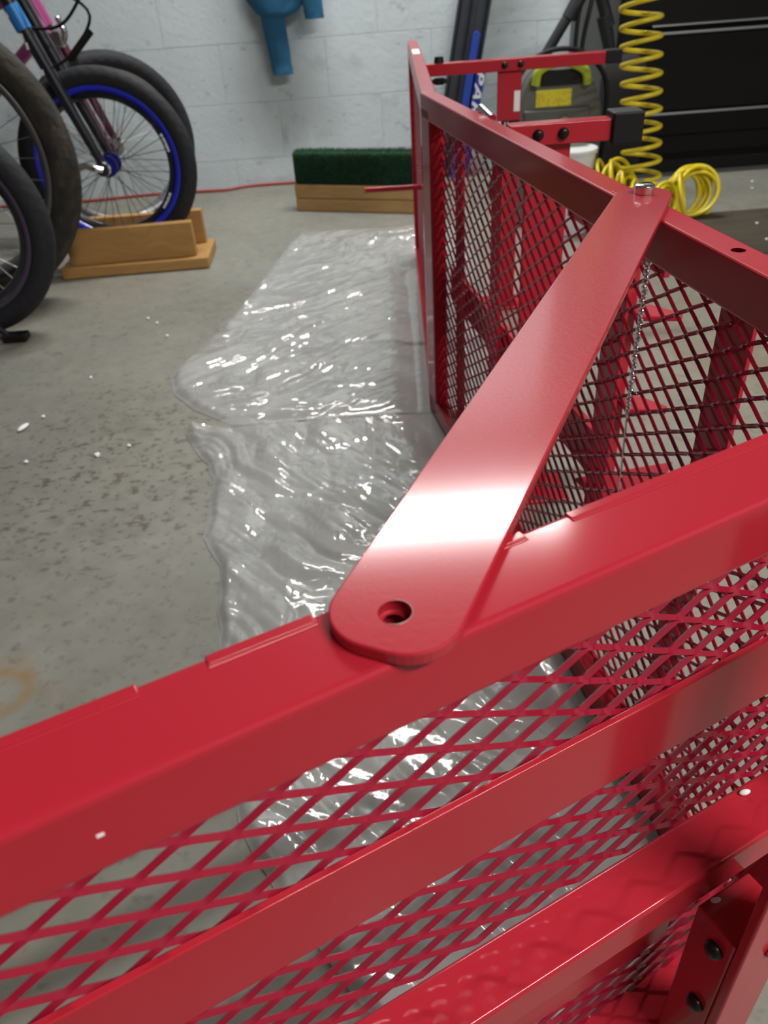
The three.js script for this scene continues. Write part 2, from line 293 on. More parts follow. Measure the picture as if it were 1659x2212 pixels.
function film(left, right, nu, nv, heightFn) {
  const l = alongLen(left), r = alongLen(right), pos = [], idx = [];
  for (let j = 0; j <= nv; j++) { const a = l(j / nv), b = r(j / nv);
    for (let i = 0; i <= nu; i++) { const u = i / nu, x = a[0] + (b[0] - a[0]) * u, z = a[1] + (b[1] - a[1]) * u; const e = Math.min(u, 1 - u, j / nv, 1 - j / nv), jag = 0.018 * (fbm(z * 16 + 3, x * 2, 4, 161) - 0.5) * sm(0.3, 0, u);
      pos.push(x + jag, heightFn(x + jag, z, e, u, j / nv), z); } }
  for (let j = 0; j < nv; j++) for (let i = 0; i < nu; i++) { const k = j * (nu + 1) + i; idx.push(k, k + nu + 1, k + 1, k + 1, k + nu + 1, k + nu + 2); }
  const g = new THREE.BufferGeometry(); g.setAttribute('position', new THREE.Float32BufferAttribute(pos, 3)); g.setIndex(idx); g.computeVertexNormals(); return g;
}
const filmMat = phys([0.88, 0.88, 0.87], 0.08, { transmission: 0.77, thickness: 0, ior: 1.5, side: THREE.DoubleSide });
const rot = (x, z, a) => [x * Math.cos(a) + z * Math.sin(a), -x * Math.sin(a) + z * Math.cos(a)];
const crease = (x, y, s) => Math.abs(vn(x, y, s) * 2 - 1);
// crumpled film: long sharp folds along one direction, cut by shorter facets
function wrinkle(x, z, dir, s, k) {
  const [a, b] = rot(x, z, dir), wx = 0.25 * (fbm(x * 6, z * 6, 2, s + 9) - 0.5), w = sm(0.3, 0.7, fbm(x * 5, z * 5, 2, s + 1)), w2 = sm(0.35, 0.7, fbm(x * 7 + 4, z * 7, 2, s + 2));
  const [c, d] = rot(x, z, dir + 0.7);
  return k * (0.004 + 0.020 * crease((a + wx) * 2.6, (b + wx) * 17, s) * w + 0.012 * crease((a + wx) * 4 + 3, (b + wx * 0.7) * 38, s + 3) * (0.2 + 0.8 * w2) + 0.005 * crease((a + wx) * 7 + 1, b * 80, s + 7) * (1 - 0.5 * w2) + 0.007 * crease(c * 9, d * 26, s + 4) * (1 - 0.6 * w) + 0.0012 * crease(c * 50, d * 80, s + 5));
}
const segD = (x, z, ax, az, bx, bz) => { const t = Math.min(1, Math.max(0, ((x - ax) * (bx - ax) + (z - az) * (bz - az)) / ((bx - ax) ** 2 + (bz - az) ** 2))); return Math.hypot(x - ax - t * (bx - ax), z - az - t * (bz - az)); };
// the carrier's edges press the film flat
const keepOff = (x, z) => 0.03 + 0.97 * sm(0.035, 0.09, Math.min(segD(x, z, 0.117, -1.351, 0.267, -0.287), segD(x, z, 0.16, -2.30, 0.117, -1.351), segD(x, z, -0.47, 0.063, 0.26, -0.31), segD(x, z, 0.18, -1.04, 0.3, -1.04), segD(x, z, 0.27, -1.87, 0.4, -1.87)));
const clampH = (h, e) => 0.0025 + h * sm(0, 0.035, e);
{
  const U = thing('plastic_bag', 'upper clear plastic bag lying flat and crumpled beside the red side panel', 'plastic bag', [0, 0, 0]);
  const left = [[-0.189, -2.648], [-0.235, -2.517], [-0.299, -2.154], [-0.373, -1.827], [-0.447, -1.575], [-0.428, -1.493], [-0.364, -1.409], [-0.281, -1.335]];
  const right = [[0.33, -2.60], [0.32, -2.2], [0.28, -1.7], [0.2, -1.335]];
  mesh('bag_bottom', film(left, right, 110, 170, (x, z, e) => 0.8 * clampH(wrinkle(x, z, -0.4, 61, 0.42), e) * keepOff(x, z)), filmMat, U);
  mesh('bag_top', film(left, right, 170, 260, (x, z, e) => clampH(wrinkle(x, z, -0.65, 21, 0.9), e) * keepOff(x, z)), filmMat, U);
  const Lw = thing('plastic_bag', 'lower clear plastic bag crumpled on the floor under the near red rail', 'plastic bag', [0, 0, 0]);
  const l2 = [[-0.30, -1.324], [-0.37, -1.316], [-0.327, -1.221], [-0.306, -1.194], [-0.284, -1.026], [-0.292, -0.976], [-0.251, -0.903], [-0.228, -0.711], [-0.18, -0.48], [-0.156, -0.432], [-0.126, -0.388], [-0.081, -0.334], [-0.03, -0.27], [0.0, -0.2]];
  const r2 = [[0.15, -1.324], [0.17, -1.2], [0.19, -0.9], [0.205, -0.7], [0.213, -0.514], [0.235, -0.419], [0.21, -0.3]];
  mesh('bag_bottom', film(l2, r2, 100, 200, (x, z, e) => 0.8 * clampH(wrinkle(x, z, 0.5, 81, 0.45), e) * keepOff(x, z)), filmMat, Lw);
  mesh('bag_top', film(l2, r2, 150, 340, (x, z, e) => clampH(wrinkle(x, z, 0.88, 41, 1.15), e) * keepOff(x, z)), filmMat, Lw);
}

// ---------- bicycles ----------
const tyreBump = tex(512, 128, (u, v) => 0.5 * fbm(u * 120, v * 20, 3, 91) + 0.5 * ((Math.floor(u * 90) + Math.floor(v * 8)) % 2));
const rubber = std([0.009, 0.010, 0.013], 0.75, 0, { bumpMap: tyreBump, bumpScale: 0.001 });
const dusty = new THREE.MeshStandardMaterial({ map: tex(512, 256, (u, v) => { const n = fbm(u * 40, v * 12, 4, 95), k = sm(0.42, 0.68, n); return [0.02 + 0.022 * k, 0.017 + 0.017 * k, 0.013 + 0.011 * k]; }, true), bumpMap: tyreBump, bumpScale: 0.002, roughness: 0.85 });
const steel = std([0.35, 0.36, 0.37], 0.35, 0.9), blackGloss = phys([0.006, 0.007, 0.012], 0.3, { clearcoat: 1, clearcoatRoughness: 0.1 });
function wheel(name, parent, R, tr, rimMat, sideMat, tyreMat, hubMat, depth, opts = {}) {
  const w = sub(name, parent);
  mesh('tyre', new THREE.TorusGeometry(R - tr, tr, 18, 84), tyreMat, w);
  const ri = R - 2 * tr + 0.008; // outer rim radius
  const prof = (pts) => { const g = new THREE.LatheGeometry(pts.map(p => new THREE.Vector2(p[0], p[1])), 84); g.rotateX(Math.PI / 2); return g; };
  mesh('rim', prof([[ri, -tr * 0.55], [ri - 0.004, -tr * 0.62], [ri - 0.018, -tr * 0.56], [ri - 0.018, tr * 0.56], [ri - 0.004, tr * 0.62], [ri, tr * 0.55], [ri, -tr * 0.55]]), rimMat, w);
  mesh('rim_wall', prof([[ri - 0.017, -tr * 0.5], [ri - depth, -tr * 0.32], [ri - depth - 0.003, 0], [ri - depth, tr * 0.32], [ri - 0.017, tr * 0.5]]), sideMat, w);
  const sp = [], n = opts.spokes || 32; for (let i = 0; i < n; i++) { const a = i / n * Math.PI * 2, side = i % 2 ? 1 : -1, b = a + (i % 4 < 2 ? 0.5 : -0.5); sp.push(rod(V(0.022 * Math.cos(b), 0.022 * Math.sin(b), side * 0.022), V((ri - depth) * Math.cos(a), (ri - depth) * Math.sin(a), side * 0.003), 0.001, 5)); }
  mesh('spokes', sp, opts.spokeMat || steel, w);
  mesh('hub', [cyl(0.013, 0.013, 0.07, 20, 0, 0, 0, 'z'), cyl(opts.hub || 0.024, opts.hub || 0.024, 0.006, 24, 0, 0, 0.024, 'z'), cyl(opts.hub || 0.024, opts.hub || 0.024, 0.006, 24, 0, 0, -0.024, 'z'), cyl(0.005, 0.005, 0.12, 12, 0, 0, 0, 'z')], hubMat, w);
  if (opts.letters) { const L = []; for (const a0 of opts.letters) for (let i = 0; i < 6; i++) { const a = a0 + i * 0.045, r1 = ri - 0.018, r2 = ri - depth + 0.006, rm = (r1 + r2) / 2; const g = box(r1 - r2, 0.007 + 0.002 * (i % 3), 0.001, 0, 0, 0, 0); g.rotateZ(i % 2 ? 0.25 : -0.2); g.translate(rm, 0, tr * 0.43); g.rotateZ(a); L.push(g); } mesh('rim_decal', L, M.white, w, 'white lettering on the rim wall').userData.kind = 'stuff'; }
  return w;
}
function bike(name, label, pos, ry, R, tr, o) {
  const b = thing(name, label, 'bicycle', pos, ry);
  const fw = wheel('front_wheel', b, R, tr, o.rim, o.side, o.tyre, o.hubMat, o.depth, o); fw.position.set(0, R, 0); fw.rotation.y = o.steer || 0;
  const h = 71.5 * D2R, ux = -Math.cos(h), uy = Math.sin(h); // up the fork
  const at = (d, z = 0, f = 0) => V(ux * d + f * uy, R + uy * d - f * ux, z);
  const crown = o.crown || R + 0.055, hw = tr + 0.022;
  const fork = [];
  for (const s of [-1, 1]) { fork.push(rod(at(0, s * 0.05), at(crown, s * hw), o.legR || 0.011, 18, (o.legR || 0.011) * 1.6)); fork.push(box(0.026, 0.04, 0.008, 0, R - 0.0, s * 0.05, 0.003)); }
  fork.push(rod(at(crown, -hw - 0.012), at(crown, hw + 0.012), 0.02, 14)); fork.push(rod(at(crown), at(crown + 0.12), 0.018, 16));
  mesh('fork', fork, o.forkMat, b);
  if (o.decal) mesh('fork_decal', rod(at(0.362, hw + 0.004), at(0.42, hw + 0.004), 0.0205, 20), o.decal, b, 'bright blue decal on the fork leg');
  if (o.white) [0.405, 0.345, 0.325, 0.26].forEach((d, i) => mesh('fork_mark', box(0.006, 0.022 - 0.003 * i, 0.004, at(d).x - 0.012, at(d).y, hw + 0.0175 - 0.001 * i, 0), M.white, b, 'white mark on the black fork'));
  const ht = at(crown + 0.12), hb = at(crown + 0.03), wb = R * 3.6, bb = V(-wb * 0.6, R * 0.95, 0), seat = V(-wb * 0.68, R * 2.15, 0), rh = V(-wb, R, 0);
  mesh('frame', [rod(hb, ht, 0.024, 18), rod(ht, seat, 0.016, 14), rod(hb, bb, 0.019, 14), rod(bb, seat, 0.016, 14), ...[-1, 1].flatMap(s => [rod(V(bb.x, bb.y, s * 0.03), V(rh.x, rh.y, s * 0.06), 0.009, 10), rod(V(seat.x, seat.y, s * 0.02), V(rh.x, rh.y, s * 0.06), 0.008, 10)])], o.frameMat, b);
  mesh('saddle', (() => { const g = new THREE.SphereGeometry(1, 24, 16); g.scale(0.13, 0.03, 0.07); g.translate(seat.x - 0.03, seat.y + 0.1, 0); return [g, rod(seat, V(seat.x - 0.02, seat.y + 0.1, 0), 0.012, 12)]; })(), M.blackPlastic, b);
  const hs = at(crown + 0.2);
  mesh('handlebar', [rod(ht, hs, 0.014, 14), tube([[hs.x - 0.26, hs.y + 0.08, -0.09], [hs.x - 0.06, hs.y + 0.06, -0.07], [hs.x, hs.y, 0], [hs.x - 0.06, hs.y + 0.06, 0.07], [hs.x - 0.26, hs.y + 0.08, 0.09]], 0.011, 40, 10)], M.blackPlastic, b);
  const rw = wheel('rear_wheel', b, R, tr, o.rim, o.side, o.tyre, o.hubMat, o.depth, o); rw.position.set(rh.x, R, 0);
  mesh('crank', [cyl(0.06, 0.06, 0.004, 28, bb.x, bb.y, 0.045, 'z'), rod(V(bb.x, bb.y, 0.06), V(bb.x + 0.08, bb.y - 0.12, 0.06), 0.009, 10), box(0.09, 0.02, 0.07, bb.x + 0.08, bb.y - 0.12, 0.1, 0.004)], M.blackPlastic, b);
  return { b, at, crown, hw };
}
const BLUE = [0.02, 0.03, 0.62], blueAno = phys(BLUE, 0.3, { clearcoat: 0.6, clearcoatRoughness: 0.15 }), pinkPaint = phys([0.30, 0.035, 0.16], 0.35, { clearcoat: 0.8 });
const b1 = bike('bicycle', 'bicycle with bright blue rims whose front wheel sits in the wooden stand', [-0.72, 0.036, -2.44], 0, 0.252, 0.026, { rim: blueAno, side: blackGloss, tyre: rubber, hubMat: phys([0.012, 0.014, 0.2], 0.3, { clearcoat: 0.5 }), hub: 0.03, depth: 0.034, letters: [-0.75, 0.15, 2.7, 3.3], crown: 0.47, legR: 0.0125, forkMat: blackGloss, frameMat: blackGloss, decal: phys([0.02, 0.2, 0.55], 0.35), white: true, spokes: 36, spokeMat: std([0.08, 0.08, 0.085], 0.4, 0.6) });
mesh('axle_lever', [cyl(0.018, 0.02, 0.012, 20, 0, 0.252, 0.066, 'z'), tube([[0, 0.252, 0.072], [-0.02, 0.258, 0.078], [-0.045, 0.266, 0.074], [-0.062, 0.262, 0.066]], 0.009, 16, 10)], M.chrome, b1.b, 'chrome quick release lever');
{ const c = (pts) => tube(pts, 0.004, 30, 7); mesh('brake_cable', [c([[-0.16, 0.72, 0.03], [-0.02, 0.68, 0.05], [0.06, 0.62, 0.05], [-0.02, 0.53, 0.04], [-0.09, 0.5, 0.03]]), c([[-0.14, 0.6, 0.03], [-0.02, 0.6, 0.05], [0.07, 0.68, 0.05]])], M.blackPlastic, b1.b, 'black looped brake cable'); }
const b2 = bike('bicycle', 'pink framed bicycle with silver rims behind the blue rimmed wheel', [-0.79, 0.004, -2.78], 0, 0.275, 0.027, { rim: std([0.55, 0.56, 0.57], 0.3, 0.9), side: steel, tyre: rubber, hubMat: steel, depth: 0.018, steer: 0.55, forkMat: phys([0.10, 0.008, 0.03], 0.35, { clearcoat: 0.6 }), frameMat: pinkPaint });
mesh('fork_upper', rod(V(-0.105, 0.585, 0.045), V(-0.19, 0.76, 0.045), 0.019, 16), pinkPaint, b2.b, 'pink upper fork tube');
mesh('brake_caliper', [tube([[-0.07, 0.57, 0.04], [-0.05, 0.6, 0.05], [-0.06, 0.64, 0.045]], 0.011, 12, 8), box(0.03, 0.045, 0.02, -0.075, 0.585, 0.05, 0.006)], M.chrome, b2.b, 'silver brake caliper');
mesh('brake_pad', tube([[-0.05, 0.535, 0.05], [0.0, 0.575, 0.06], [0.03, 0.6, 0.06]], 0.011, 16, 10), M.blackPlastic, b2.b, 'black brake arm');
bike('bicycle', 'bicycle with a wide dusty brown tyre between the blue rimmed and purple rimmed wheels', [-1.078, 0.003, -2.17], 0, 0.36, 0.038, { rim: std([0.2, 0.2, 0.2], 0.4, 0.7), side: std([0.12, 0.12, 0.12], 0.5, 0.5), tyre: dusty, hubMat: steel, depth: 0.02, forkMat: pinkPaint, frameMat: pinkPaint });
const b4 = bike('bicycle', 'nearest bicycle at the left edge with dark purple rim and black tyre', [-1.0, 0.003, -1.925], 0, 0.262, 0.029, { rim: phys([0.06, 0.04, 0.075], 0.4, { clearcoat: 0.4 }), side: blackGloss, tyre: rubber, hubMat: M.blackBolt, depth: 0.03, forkMat: blackGloss, frameMat: blackGloss });
mesh('wheel_stay', [rod(V(-0.12, 0.24, 0.05), V(0.10, 0.01, 0.06), 0.008, 10), box(0.06, 0.018, 0.035, 0.115, 0.010, 0.06, 0.004)], M.blackPlastic, b4.b, 'black stay foot on the floor');

// ---------- wooden wheel stand and turf step ----------
const woodTex = tex(1024, 512, (u, v) => { const w = fbm(u * 3, v * 5, 3, 101), g = fbm(u * 6 + w * 2, v * 70 + w * 14, 4, 102), kx = u - 0.62, ky = v - 0.4, kn = Math.exp(-(kx * kx * 700 + ky * ky * 260)); const t = 0.65 * g + 0.35 * w; const a = [0.44, 0.25, 0.082], b = [0.27, 0.13, 0.036]; return a.map((q, i) => (q * (1 - t) + b[i] * t) * (1.15 - 0.75 * kn)); }, true);
const wood = new THREE.MeshStandardMaterial({ map: woodTex, roughness: 0.6 });
const palePine = new THREE.MeshStandardMaterial({ map: woodTex, color: new THREE.Color().setRGB(1, 1.12, 1.35), roughness: 0.65 });
function board(w, h, d, x, y, z, r = 0.003) { const g = box(w, h, d, x, y, z, r); const p = g.attributes.position, uv = g.attributes.uv, n = g.attributes.normal; for (let i = 0; i < p.count; i++) { const a = Math.abs(n.getX(i)) > 0.7 ? [p.getZ(i) * 2, p.getY(i) * 2] : [p.getX(i) * 2, (p.getY(i) + p.getZ(i)) * 2]; uv.setXY(i, a[0] + x * 3, a[1] + y); } return g; }
{
  const s = thing('wheel_stand', 'varnished wooden trough stand holding the blue rimmed front wheel', 'wheel stand', [-0.69, 0, -2.43], 0.03);
  mesh('base_board', board(0.44, 0.034, 0.2, 0, 0.0175, 0, 0.006), wood, s);
  mesh('side_board', board(0.375, 0.1, 0.028, -0.002, 0.084, 0.066), wood, s);
  mesh('side_board', board(0.375, 0.1, 0.028, 0.012, 0.084, -0.066), wood, s);
}
const turfTex = tex(512, 512, (u, v) => { const n = fbm(u * 120, v * 120, 2, 111), m = fbm(u * 6, v * 6, 3, 112); const k = 0.5 + 0.8 * n + 0.25 * m; return [0.008 * k, 0.042 * k, 0.018 * k]; }, true);
const turfBump = tex(512, 512, (u, v) => fbm(u * 140, v * 140, 2, 113));
{
  const s = thing('turf_block', 'low pine plank stack carrying an upright block of dark green turf by the wall', 'turf block', [0.026, 0, -2.876], -21 * D2R);
  mesh('plank', board(0.52, 0.043, 0.09, 0, 0.0225, 0.0, 0.004), palePine, s); mesh('plank', board(0.52, 0.045, 0.09, 0, 0.068, 0.0, 0.004), palePine, s);
  const g = new RoundedBoxGeometry(0.52, 0.105, 0.06, 3, 0.01); g.translate(0, 0.144, 0.008); const p = g.attributes.position; const uv = g.attributes.uv; for (let i = 0; i < p.count; i++) uv.setXY(i, p.getX(i) * 2, (p.getY(i) + p.getZ(i)) * 2);
  const tm = new THREE.MeshPhysicalMaterial({ map: turfTex, bumpMap: turfBump, bumpScale: 0.004, roughness: 1, sheen: 0.3, sheenColor: new THREE.Color(0x1c5a30) });
  mesh('turf', g, tm, s, 'dark green artificial turf');
  const bl = new THREE.ConeGeometry(0.0009, 0.012, 3); bl.translate(0, 0.006, 0); bl.rotateX(Math.PI / 2);
  const N = 9000, im = new THREE.InstancedMesh(bl, std([0.01, 0.06, 0.024], 0.9), N); const q = new THREE.Quaternion(), m4 = new THREE.Matrix4();
  for (let i = 0; i < N; i++) { const up = i % 4 === 0; q.setFromEuler(new THREE.Euler(rr(-0.5, 0.5) - (up ? 1.4 : 0), rr(-0.5, 0.5), 0)); m4.compose(up ? V(rr(-0.255, 0.255), 0.194, rr(-0.018, 0.034)) : V(rr(-0.255, 0.255), rr(0.096, 0.192), 0.036), q, V(1, 1, rr(0.6, 1.1))); im.setMatrixAt(i, m4); }
  im.name = 'turf_pile'; im.userData.kind = 'stuff'; im.castShadow = im.receiveShadow = true; s.add(im);
}
tag(mesh('extension_cord', tube([[-1.6, 0.006, -3.33], [-1.1, 0.006, -3.31], [-0.85, 0.006, -3.34], [-0.66, 0.006, -3.33], [-0.54, 0.006, -3.325], [-0.46, 0.006, -3.36], [-0.36, 0.006, -3.365], [-0.2, 0.006, -3.36], [0.3, 0.006, -3.365]], 0.005, 80, 8), std([0.35, 0.03, 0.02], 0.5)), 'thin red extension cord lying along the foot of the white wall', 'cord');

// ---------- blue jacket on the wall ----------
{
  const j = thing('jacket', 'blue jacket hanging on the white wall with sleeves dangling', 'jacket', [-0.22, 0.40, -3.3]);
  const fab = phys([0.014, 0.105, 0.21], 0.85, { sheen: 0.4, sheenColor: new THREE.Color(0x3d8fc0), side: THREE.DoubleSide });
  const shell = (rows, k = 48, fold = 0.006, s = 1) => { // rows: [x,y,z,rx,rz]
    const pos = [], idx = []; const cv = new THREE.CatmullRomCurve3(rows.map(r => V(r[0], r[1], r[2]))), n = 48;
    for (let i = 0; i <= n; i++) { const t = i / n, f = t * (rows.length - 1), a = Math.min(rows.length - 2, Math.floor(f)), g = f - a, c = cv.getPoint(t), rx = rows[a][3] + (rows[a + 1][3] - rows[a][3]) * g, rz = rows[a][4] + (rows[a + 1][4] - rows[a][4]) * g;
      for (let q = 0; q <= k; q++) { const th = q / k * Math.PI * 2, w = 1 + fold * 30 * (fbm(Math.cos(th) * 2 + t * 3, Math.sin(th) * 2 + t * 4, 3, 120 + s) - 0.5); pos.push(c.x + rx * w * Math.cos(th), c.y, c.z + rz * w * Math.sin(th)); } }
    for (let i = 0; i < n; i++) for (let q = 0; q < k; q++) { const u = i * (k + 1) + q; idx.push(u, u + k + 1, u + 1, u + 1, u + k + 1, u + k + 2); }
    const g = new THREE.BufferGeometry(); g.setAttribute('position', new THREE.Float32BufferAttribute(pos, 3)); g.setIndex(idx); g.computeVertexNormals(); return g; };
  mesh('body', shell([[-0.01, 0.80, -0.04, 0.02, 0.02], [-0.01, 0.7, -0.02, 0.10, 0.045], [-0.0, 0.5, -0.015, 0.14, 0.055], [0.0, 0.33, -0.01, 0.135, 0.055], [-0.02, 0.24, -0.005, 0.11, 0.05], [-0.025, 0.19, 0.0, 0.07, 0.04], [-0.03, 0.172, 0.0, 0.02, 0.02]], 64, 0.007, 1), fab, j);
  mesh('sleeve', shell([[-0.05, 0.30, 0.02, 0.05, 0.03], [-0.046, 0.2, 0.0, 0.044, 0.03], [-0.041, 0.1, -0.01, 0.040, 0.024], [-0.036, 0.03, -0.02, 0.038, 0.022], [-0.034, -0.004, -0.02, 0.038, 0.02]], 40, 0.006, 2), fab, j);
  mesh('sleeve', shell([[0.075, 0.45, 0.02, 0.05, 0.03], [0.095, 0.3, 0.02, 0.04, 0.028], [0.103, 0.2, 0.02, 0.035, 0.022], [0.105, 0.167, 0.02, 0.033, 0.02]], 40, 0.006, 3), fab, j);
  mesh('collar_loop', tube([[-0.01, 0.79, -0.04], [-0.01, 0.84, -0.06], [-0.01, 0.8, -0.08]], 0.004, 16, 6), fab, j);
}

// ---------- leaning ribbed track with blue tool ----------
{
  const lean = t => [0.455 - 0.186 * (0.585 - t), t];
  const t = thing('ribbed_track', 'dark grey ribbed plastic track leaning against the white wall', 'track', [0.352, 0, -3.29], 0);
  t.rotation.z = -0.183; const dk = std([0.022, 0.027, 0.036], 0.6);
  mesh('backing', box(0.118, 1.3, 0.012, 0, 0.65, 0, 0.004), dk, t);
  for (const x of [-0.028, 0.03]) mesh('rib', (() => { const g = new THREE.CapsuleGeometry(0.02, 1.24, 6, 16); g.scale(1, 1, 0.5); g.translate(x, 0.65, 0.008); return g; })(), dk, t);
  mesh('edge_lip', box(0.008, 1.3, 0.02, 0.055, 0.65, 0.008, 0.003), dk, t); mesh('edge_lip', box(0.008, 1.3, 0.02, -0.055, 0.65, 0.008, 0.003), dk, t);
  const bt = thing('blue_tool', 'blue flat tool with a hanging hole standing on the grey ribbed track', 'tool', [0.358, 0, -3.262], 0); bt.rotation.z = -0.183;
  const bm = phys([0.02, 0.06, 0.42], 0.4, { clearcoat: 0.4 });
  const hole = new THREE.Shape(); hole.moveTo(-0.012, 0); hole.lineTo(0.012, 0); hole.lineTo(0.012, 0.49); hole.absarc(0, 0.49, 0.012, 0, Math.PI, false); hole.lineTo(-0.012, 0);
  const hh = new THREE.Path(); hh.absarc(0, 0.49, 0.0035, 0, Math.PI * 2, true); hole.holes.push(hh);
  const hg = new THREE.ExtrudeGeometry(hole, { depth: 0.008, bevelEnabled: true, bevelSize: 0.001, bevelThickness: 0.001, bevelSegments: 2 }); hg.translate(0.016, 0.002, 0);
  mesh('handle', hg, bm, bt);
  mesh('label_plate', box(0.034, 0.4, 0.006, 0.056, 0.203, 0.004, 0.002), phys([0.015, 0.03, 0.3], 0.4), bt);
  const font = await new (await import('three/addons/loaders/FontLoader.js')).FontLoader().loadAsync('fonts/droid/droid_sans_bold.typeface.json');
  const { TextGeometry } = await import('three/addons/geometries/TextGeometry.js');
  const tg = new TextGeometry('PARK', { font, size: 0.034, depth: 0.001, curveSegments: 4 });
  tg.applyMatrix4(new THREE.Matrix4().makeShear(0, 0, 0.25, 0, 0, 0)); tg.scale(1.75, 0.86, 1); tg.rotateZ(-Math.PI / 2); tg.computeBoundingBox();
  const bb = tg.boundingBox; tg.translate(0.0555 - (bb.min.x + bb.max.x) / 2, 0.385 - bb.max.y, 0.0068);
  mesh('lettering', tg, M.white, bt, 'white letters PARK running down the blue plate');
}

// ---------- right background ----------
tag(mesh('dark_strip_1', box(0.17, CEIL, 0.16, 0.92, CEIL / 2, ZB + 0.08, 0.004), std([0.085, 0.092, 0.092], 0.6)), 'dark grey upright strip at the end of the white wall', null, null, 'structure');  // full-height upright strip in one even dark grey
{
  const c = thing('black_cabinet', 'large glossy black cabinet with horizontal silver trim strips', 'cabinet', [1.62, 0, -3.19]);
  const bk = phys([0.006, 0.005, 0.0045], 0.45, { specularIntensity: 0.35 }), strip = std([0.42, 0.44, 0.46], 0.3, 0.9), W = 1.3, F = 0.17;
  mesh('carcass', box(W, 1.2, 0.32, 0, 0.68, 0, 0.004), bk, c);
  mesh('kick_base', box(W - 0.06, 0.08, 0.26, 0, 0.04, -0.03, 0.004), M.blackPlastic, c);
  for (const [y0, y1] of [[0.485, 0.74], [0.225, 0.452], [0.145, 0.207], [0.75, 1.0], [1.01, 1.27]]) mesh('drawer_front', box(W - 0.006, y1 - y0, 0.016, 0, (y0 + y1) / 2, F - 0.002, 0.003), bk, c);
  for (const [y, h, x0] of [[0.485, 0.006, -0.6], [0.462, 0.009, -0.6], [0.216, 0.008, -0.6], [0.74, 0.008, -0.6]]) mesh('trim_strip', box(W / 2 - x0, h, 0.012, (W / 2 + x0) / 2, y, F + 0.012, 0.003, 3), strip, c, 'silver trim strip');
}
{
  const w = thing('pressure_washer', 'grey pressure washer with lime green handle and yellow label', 'pressure washer', [0.6, 0, -2.6]);
  const gy = std([0.10, 0.105, 0.09], 0.5), lime = std([0.35, 0.42, 0.02], 0.45);
  const pr = new THREE.Shape(); pr.moveTo(-0.12, 0.02); pr.lineTo(0.12, 0.02); pr.lineTo(0.13, 0.25); pr.quadraticCurveTo(0.125, 0.40, 0.06, 0.425); pr.lineTo(-0.06, 0.425); pr.quadraticCurveTo(-0.105, 0.40, -0.11, 0.25); pr.closePath();
  const g = new THREE.ExtrudeGeometry(pr, { depth: 0.14, bevelEnabled: true, bevelSize: 0.012, bevelThickness: 0.012, bevelSegments: 3 }); g.translate(0, 0, -0.08); mesh('body', g, gy, w);
  mesh('handle', tube([[-0.07, 0.40, 0.086], [-0.062, 0.435, 0.09], [-0.02, 0.452, 0.09], [0.03, 0.450, 0.09], [0.072, 0.428, 0.09], [0.082, 0.395, 0.086]], 0.0125, 40, 12), lime, w, 'lime green handle');
  mesh('handle_recess', box(0.12, 0.04, 0.01, 0.008, 0.415, 0.077, 0.004), M.blackPlastic, w);
  mesh('label', box(0.105, 0.045, 0.003, -0.012, 0.362, 0.0735, 0.001), new THREE.MeshStandardMaterial({ map: tex(128, 64, (u, v) => { const k = v > 0.82 ? 0 : 0.55 * sm(0.5, 0.62, fbm(u * 14, v * 5, 2, 131)); return [0.62 - 0.12 * k, 0.55 - 0.25 * k, 0.02]; }, true), roughness: 0.5 }), w, 'yellow printed label');
  mesh('shoulder', box(0.2, 0.07, 0.02, 0, 0.3, 0.072, 0.008), std([0.075, 0.08, 0.072], 0.5), w);
  mesh('dial', cyl(0.018, 0.018, 0.02, 20, 0.02, 0.295, 0.088, 'z'), std([0.28, 0.22, 0.02], 0.5), w);
  mesh('power_cable', tube([[-0.11, 0.3, 0.03], [-0.12, 0.40, 0.04], [-0.05, 0.47, 0.03], [0.06, 0.475, 0.03], [0.14, 0.41, 0.04], [0.155, 0.28, 0.05], [0.15, 0.1, 0.05], [0.17, 0.012, 0.06]], 0.007, 60, 8), M.blackPlastic, w);
  for (const x of [-0.1, 0.1]) mesh('wheel', cyl(0.07, 0.07, 0.04, 28, x, 0.07, -0.115, 'z'), M.blackPlastic, w);
  const s = thing('spray_gun', 'black spray gun and hose hanging in front of the grey upright strip', 'spray gun', [0.74, 0, -2.95]);
  const bl = std([0.012, 0.014, 0.016], 0.55);
  mesh('barrel', [rod(V(-0.11, 0.40, 0), V(0.02, 0.6, 0), 0.017, 16), rod(V(-0.02, 0.53, 0), V(0.03, 0.62, 0), 0.023, 16)], bl, s);
  mesh('trigger_frame', tube([[0.0, 0.56, 0.01], [0.05, 0.63, 0.01], [0.10, 0.62, 0.01], [0.06, 0.60, 0.01]], 0.014, 24, 10), bl, s);
  mesh('hose', [tube([[0.03, 0.62, 0.0], [0.012, 0.54, 0.005], [0.008, 0.40, 0.0], [0.01, 0.2, 0], [-0.02, 0.012, 0.02]], 0.0075, 40, 8), tube([[0.06, 0.61, 0.0], [0.045, 0.55, 0.01], [0.032, 0.45, 0.0], [0.04, 0.2, 0], [0.02, 0.012, 0.02]], 0.0075, 40, 8)], bl, s);
  mesh('grip', [rod(V(0.075, 0.60, 0), V(0.115, 0.50, 0), 0.02, 16), rod(V(0.095, 0.53, 0), V(0.135, 0.40, 0), 0.024, 16, 0.018)], bl, s);
}
